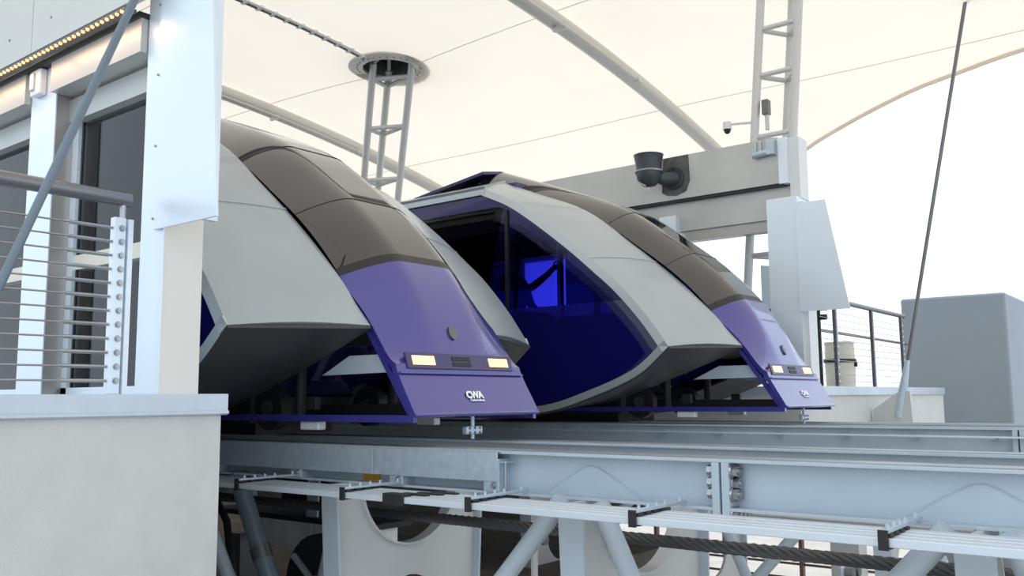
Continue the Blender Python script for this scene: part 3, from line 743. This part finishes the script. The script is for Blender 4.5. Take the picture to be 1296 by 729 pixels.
# galvanised covers and their brackets
for a, b, lb in ((-6.4, -3.765, 'galvanised cover plate on the near beam beside the stucco wall'), (-3.76, -2.875, 'galvanised cover plate on the near beam with the free rounded end')):
    yk = NC-OFF-.085-.018
    t = thing('cover_plate', ((a+b)/2, yk, -.41), lb, 'cover plate', 'galvanised cover plates')
    MB().box(a, b, yk-.006, yk, -.412, -.262).build('plate', 'galvanised', t, bevel=.003)
    MB().box(a, b, yk-.006, yk+.02, -.266, -.258).build('top_lip', 'galvanised', t)
    for x in ([b-.02, ] if b > -3 else [-3.60, -4.45, -5.3]):
        if b > -3: xx = [-2.93, ]
        else: xx = [x]
        for q in xx:
            MB().box(q-.04, q+.06, yk, yk+.10, -.462, -.30).build('bracket', 'galvanised', t, bevel=.003)
            m = MB(); hexbolt(m, (q+.0, yk+.03, -.462), (0, 0, 1), .012, .03); hexbolt(m, (q+.03, yk-.0, -.43), (0, -1, 0), .012, .02); m.build('bracket_bolts', 'steel', t)
    if b > -3: MB().tube([(-2.85, yk+.03, -.45), (-2.85, yk+.03, -.32)], .006, 8).build('threaded_rod', 'steel', t, smooth=True); MB().box(-2.90, -2.82, yk+.0, yk+.07, -.318, -.312).build('clip_tab', 'galvanised', t)
o = MB().box(-3.93, -3.80, NC-OFF-.030, NC-OFF-.0185, -.460, -.420).build('warning_label', 'yellow_label', org=(-3.83, NC-OFF-.018, -.46)); tag(o, 'small yellow warning label on the near beam web', 'label')
m = MB()
for z in (-.432, -.441, -.450): m.box(-3.92, -3.81, NC-OFF-.0306, NC-OFF-.0299, z-.0008, z+.0008)
m.build('print_lines', 'black_trim', o)

# conductor rails near side
CY = [3.165, 3.227, 3.289, 3.351]
BRX = [-.925, -1.87, -2.72, -3.56, -4.45]
for k, y in enumerate(CY):
    t = thing('conductor_rail', (-3, y, -.52), ['pale conductor rail, frontmost of the four below the near beam', 'pale conductor rail, second of four counted from the front', 'pale conductor rail, third of four counted from the front', 'pale conductor rail, rearmost of the four below the near beam'][k], 'conductor rail', 'conductor rails')
    z = -.466+k*.001
    MB().box(-9, 7, y-.0265, y+.0265, z-.030, z).build('cover', 'conductor', t, bevel=.003)
    MB().box(-9, 7, y-.007, y+.007, z-.032, z-.028).build('contact_strip', 'dark_steel', t)
for i, x in enumerate(BRX):
    t = thing('rail_bracket', (x, 3.3, -.47), 'galvanised arm with black insulators holding the conductor rails' , 'bracket', 'conductor rail brackets')
    t['label'] = ['rightmost conductor rail bracket in view', 'conductor rail bracket beside the bolted splice', 'conductor rail bracket below the rounded cover plate end', 'conductor rail bracket below the yellow warning label', 'leftmost conductor rail bracket in view beside the stucco wall'][i]
    MB().box(x-.016, x+.016, 3.13, 3.56, -.452, -.440).build('arm', 'galvanised', t, bevel=.002)
    MB().box(x-.016, x+.016, 3.124, 3.134, -.505, -.440).build('end_plate', 'rubber', t)
    m = MB()
    for y in (3.18, 3.25, 3.32, 3.39, 3.52): hexbolt(m, (x, y, -.440), (0, 0, 1), .007, .016)
    m.build('arm_bolts', 'galvanised', t)
    for y in CY: MB().box(x-.022, x+.022, y-.022, y+.022, -.503, -.453).build('insulator', 'rubber', t, bevel=.004)
t = thing('rail_joint', (-3.18, 3.2, -.53), 'black joint cover around the conductor rails', 'joint cover')
MB().box(-3.27, -3.13, 3.128, 3.19, -.510, -.452).build('cover', 'rubber', t, bevel=.004)
for k in range(3): MB().box(-3.22+.04*k, -3.06+.04*k, 3.207+.062*k, 3.247+.062*k, -.505, -.455).build('cover', 'rubber', t, bevel=.006)
# far conductor rail
t = thing('conductor_rail', (-2, FC-OFF-.13, -.31), 'thin conductor rail along the third guideway beam', 'conductor rail', 'conductor rails')
MB().box(-9, 7, FC-OFF-.15, FC-OFF-.10, -.305, -.293).build('cover', 'conductor', t)
for k in range(16):
    x = -6+k*.52; MB().box(x-.03, x+.03, FC-OFF-.12, FC-OFF-.02, -.318, -.303).build('clip', 'galvanised', t)

# haul rope
t = thing('haul_rope', (-2, NC, -.70), 'thick black twisted steel haul rope below the near track', 'rope')
for k in range(6):
    P = []
    for i in range(361):
        x = -10+17*i/360; a = 2*PI*(x/.30)+k*PI/3; P.append((x, NC+.0195*math.cos(a), -.710+.0195*math.sin(a)))
    MB().tube(P, .0135, 6).build('strand', 'rope', t, smooth=True)

# support bents with cradle notch
def bent(X, yc, zt, label, grp, tubes=True, plate=True):
    t = thing('support_bent', (X, yc, -6.2), label, 'support', grp)
    z1 = zt-.212; hw = .60
    P = [(yc-hw, -2.6), (yc-hw-.02, z1)]
    for k in range(21):
        a = PI-PI*k/20; P.append((yc-.42*math.cos(PI-a)*1.0, z1-.41*math.sin(a)))
    P2 = [(yc-hw-.02, z1), (yc-.42, z1)] + [(yc-.42*math.cos(PI*k/24), z1-.405*math.sin(PI*k/24)) for k in range(1, 24)] + [(yc+.42, z1), (yc+hw+.02, z1)]
    # lower edge with round hole: split into left/right halves around the hole
    hz, hr = -1.33, .27
    def half(sg):
        Q = [(yc+sg*(hw+.02), z1), (yc+sg*.42, z1)]
        Q += [(yc+sg*.42*math.cos(PI/2*k/12), z1-.405*math.sin(PI/2*k/12)) for k in range(1, 13)]
        Q += [(yc+sg*hr*math.sin(PI*k/14), hz+hr*math.cos(PI*k/14)) for k in range(15)]
        Q += [(yc, -2.6), (yc+sg*.50, -2.6)]
        return Q
    m = MB()
    if plate:
        for sg in (-1, 1): m.prism(half(sg), 0, X-.012, X+.012)
        m.build('web_plate', 'pier_paint', t)
    for sg in (-1, 1):
        y = yc+sg*(hw+.028)
        m = MB(); n = 0
        m.prism([(yc+sg*(hw+.02), z1), (yc+sg*(hw+.036), z1), (yc+sg*.52, -2.6), (yc+sg*.50, -2.6)], 0, X-.065, X+.065).build('edge_flange', 'beam_paint', t)
    rows = [[(X-.04, yc-.42*math.cos(PI*k/24), z1-.405*math.sin(PI*k/24)), (X+.04, yc-.42*math.cos(PI*k/24), z1-.405*math.sin(PI*k/24))] for k in range(25)]
    if plate: MB().grid(rows).build('notch_rim', 'pier_paint', t, smooth=True, solid=.012)
    MB().box(X-.2, X+.2, yc-.5, yc+.5, -6.2, -2.6).build('pedestal', 'pier_paint', t)
    if tubes:
        yt = yc-hw+.04
        MB().tube([(X-.09, yt, z1), (X-.86, yt, z1-.85), (X-1.5, yt, z1-1.55)], .046, 16).build('raker', 'beam_paint', t, smooth=True)
        MB().tube([(X+.10, yt+.02, z1), (X+.36, yt+.25, z1-.85), (X+.62, yt+.5, z1-1.7)], .046, 16).build('raker', 'beam_paint', t, smooth=True)
    return t
rk = None
bl = ['support bent at the lower right under the near beam', 'support bent with a notch left of the splice, second from the right', 'support bent with the round notch below the yellow label', 'support bent half hidden beside the stucco wall']
for k, x in enumerate(BENTS): rk = bent(x, NC, ZB, bl[k], 'support bents of the near track', tubes=(k not in (2,)), plate=(k < 3))
t = thing('leaning_strut', (-4.55, 3.6, -1.6), 'thick leaning grey strut beside the stucco wall at lower left', 'strut')
MB().tube([(-5.12, 3.6, -.48), (-4.75, 3.6, -1.10), (-4.45, 3.6, -1.6)], .058, 16).build('tube', 'rod_grey', t, smooth=True)
MB().tube([(-4.86, 3.6, -.915), (-4.82, 3.6, -.985)], .066, 16).build('collar', 'dark_steel', t, smooth=True)
t = thing('cable_tray', (-1.85, 5.2, -.80), 'beige tray seen between the beam and the conductor rails at right', 'cable tray')
MB().box(-2.55, -.6, 5.2, 5.26, -.80, -.70).build('tray', 'pier_paint', t)
MB().box(-2.55, -.6, 5.19, 5.26, -.70, -.694).build('lid', 'pier_paint', t)
for x in (-2.04, -1.95): MB().tube([(x, 5.2, -.75), (x, 5.18, -.75)], .018, 10).build('knob', 'rubber', t, smooth=True)
for x in (-2.4, -.8): MB().box(x-.02, x+.02, 5.2, 5.26, -.70, -.47).build('hanger', 'pier_paint', t)
fl = ['support bent of the farther track at the far right', 'support bent of the farther track right of the splice', 'support bent of the farther track seen between near supports', 'support bent of the farther track deep below the trams']
for k in (0, 1, 2, 3): bent(BENTS[k]+.3, FC, ZBF, fl[k], 'support bents of the farther track', tubes=True)
# clamp plates with round knobs between supports
def knobs(loc, label):
    t = thing('rope_guide', loc, label, 'rope guide', 'rope guides')
    x, y, z = loc
    MB().box(x-.01, x+.01, y-.09, y+.09, z-.075, z+.075).build('plate', 'galvanised', t, bevel=.02)
    for a in (-.045, .045):
        for b in (-.04, .04): MB().tube([(x+.01, y+a, z+b), (x+.05, y+a, z+b)], .03, 14).build('roller', 'dark_steel', t, smooth=True)
    MB().box(x-.015, x+.005, y-.02, y+.02, -1.6 if x < -5.2 else z-.5, z-.05).build('stem', 'pier_paint', t)
    MB().box(x-.03, x+.02, y-.3, y+.3, z-.52, z-.48).build('crossbar', 'pier_paint', t)
knobs((-3.30, 4.40, -.80), 'rope guide plate with dark rollers left of the slanting tube')
knobs((-1.60, 4.78, -.93), 'rope guide plate with dark rollers below the bolted splice')

# machinery at lower left below the near tram
t = thing('deflection_sheave', (-5.0, 4.3, -1.6), 'dark rope sheave wheel below the near track at lower left', 'sheave')
MB().tube([(-5.0, 4.2, -1.28), (-5.0, 4.28, -1.28)], .36, 32).build('wheel', 'under_dark', t, smooth=True)
MB().tube([(-5.0, 4.16, -1.28), (-5.0, 4.32, -1.28)], .09, 16).build('hub', 'steel', t, smooth=True)
for k in range(5):
    a = 2*PI*k/5; MB().tube([(-5.0+.09*math.cos(a), 4.19, -1.28+.09*math.sin(a)), (-5.0+.33*math.cos(a), 4.19, -1.28+.33*math.sin(a))], .025, 8).build('spoke', 'galvanised', t, smooth=True)
MB().box(-5.05, -4.95, 4.3, 4.4, -1.6, -1.2).build('bearing_block', 'dark_steel', t)
t = thing('machine_bench', (-6.2, 4.6, -1.6), 'grey steel box beams of the machinery frame at lower left', 'machine frame')
for a, b in ((-6.35, -5.60), (-5.58, -4.95)): MB().box(a, b, 4.62, 4.9, -1.15, -.94).build('box_beam', 'pale_machine', t, bevel=.006)
MB().box(-6.9, -4.9, 4.62, 5.0, -.94, -.90).build('top_plate', 'rubber', t)
for x in (-6.6, -5.1): MB().box(x-.06, x+.06, 4.65, 4.85, -1.6, -1.1).build('leg', 'dark_steel', t)
MB().box(-6.75, -6.45, 4.5, 4.75, -.83, -.66).build('gearbox', 'white_plastic', t, bevel=.02)
MB().box(-6.1, -5.5, 4.7, 4.95, -.83, -.60).build('motor', 'under_dark', t, bevel=.04)
MB().tube([(-6.6, 4.4, -.72), (-6.3, 4.35, -.95), (-6.1, 4.3, -1.5)], .03, 10).build('hose', 'rubber', t, smooth=True)
o = MB().prism([(-5.2, -1.52), (-4.86, -1.52), (-4.9, -1.30), (-5.1, -1.28)], 1, 4.02, 4.1).build('rag', 'timber', org=(-5.0, 4.06, -1.52)); tag(o, 'tan block beside the sheave at lower left', 'block')
# fence behind the guideway, below deck
t = thing('lower_fence', (-2, 12.2, -6.2), 'brown bar fence far below, seen under the tracks', 'fence')
for k in range(10): MB().tube([(-9, 12.2, -3.2+k*.19), (8, 12.2, -3.2+k*.19)], .018, 6).build('bar', 'rail_brown', t)
for k in range(15): MB().box(-8+k*1.1, -7.95+k*1.1, 12.16, 12.24, -6.2, -1.4).build('post', 'rail_brown', t)
for k, x in enumerate((-3.9, -1.1, 1.0)):
    o = bx(x-.18, x+.18, 11.6, 11.9, -6.2, -.85 if x < -3.5 else -1.25).build('timber_post', 'timber' if k == 1 else 'mast_paint', org=(x, 11.7, -6.2), bevel=.01); tag(o, ['pale grey square post under the far platform', 'tan square post seen below the tracks at right', 'pale square post at the far right below the tracks'][k], 'post')

for o in bpy.data.objects:
    if '_o' in o: del o['_o']
    if o.name.split('.')[0] in ('ring_bolts', 'cable_ferrules', 'arm_bolts', 'splice_bolts', 'hook_bolts', 'bracket_bolts', 'rivets', 'print_lines', 'panel_joint'): o['kind'] = 'stuff'
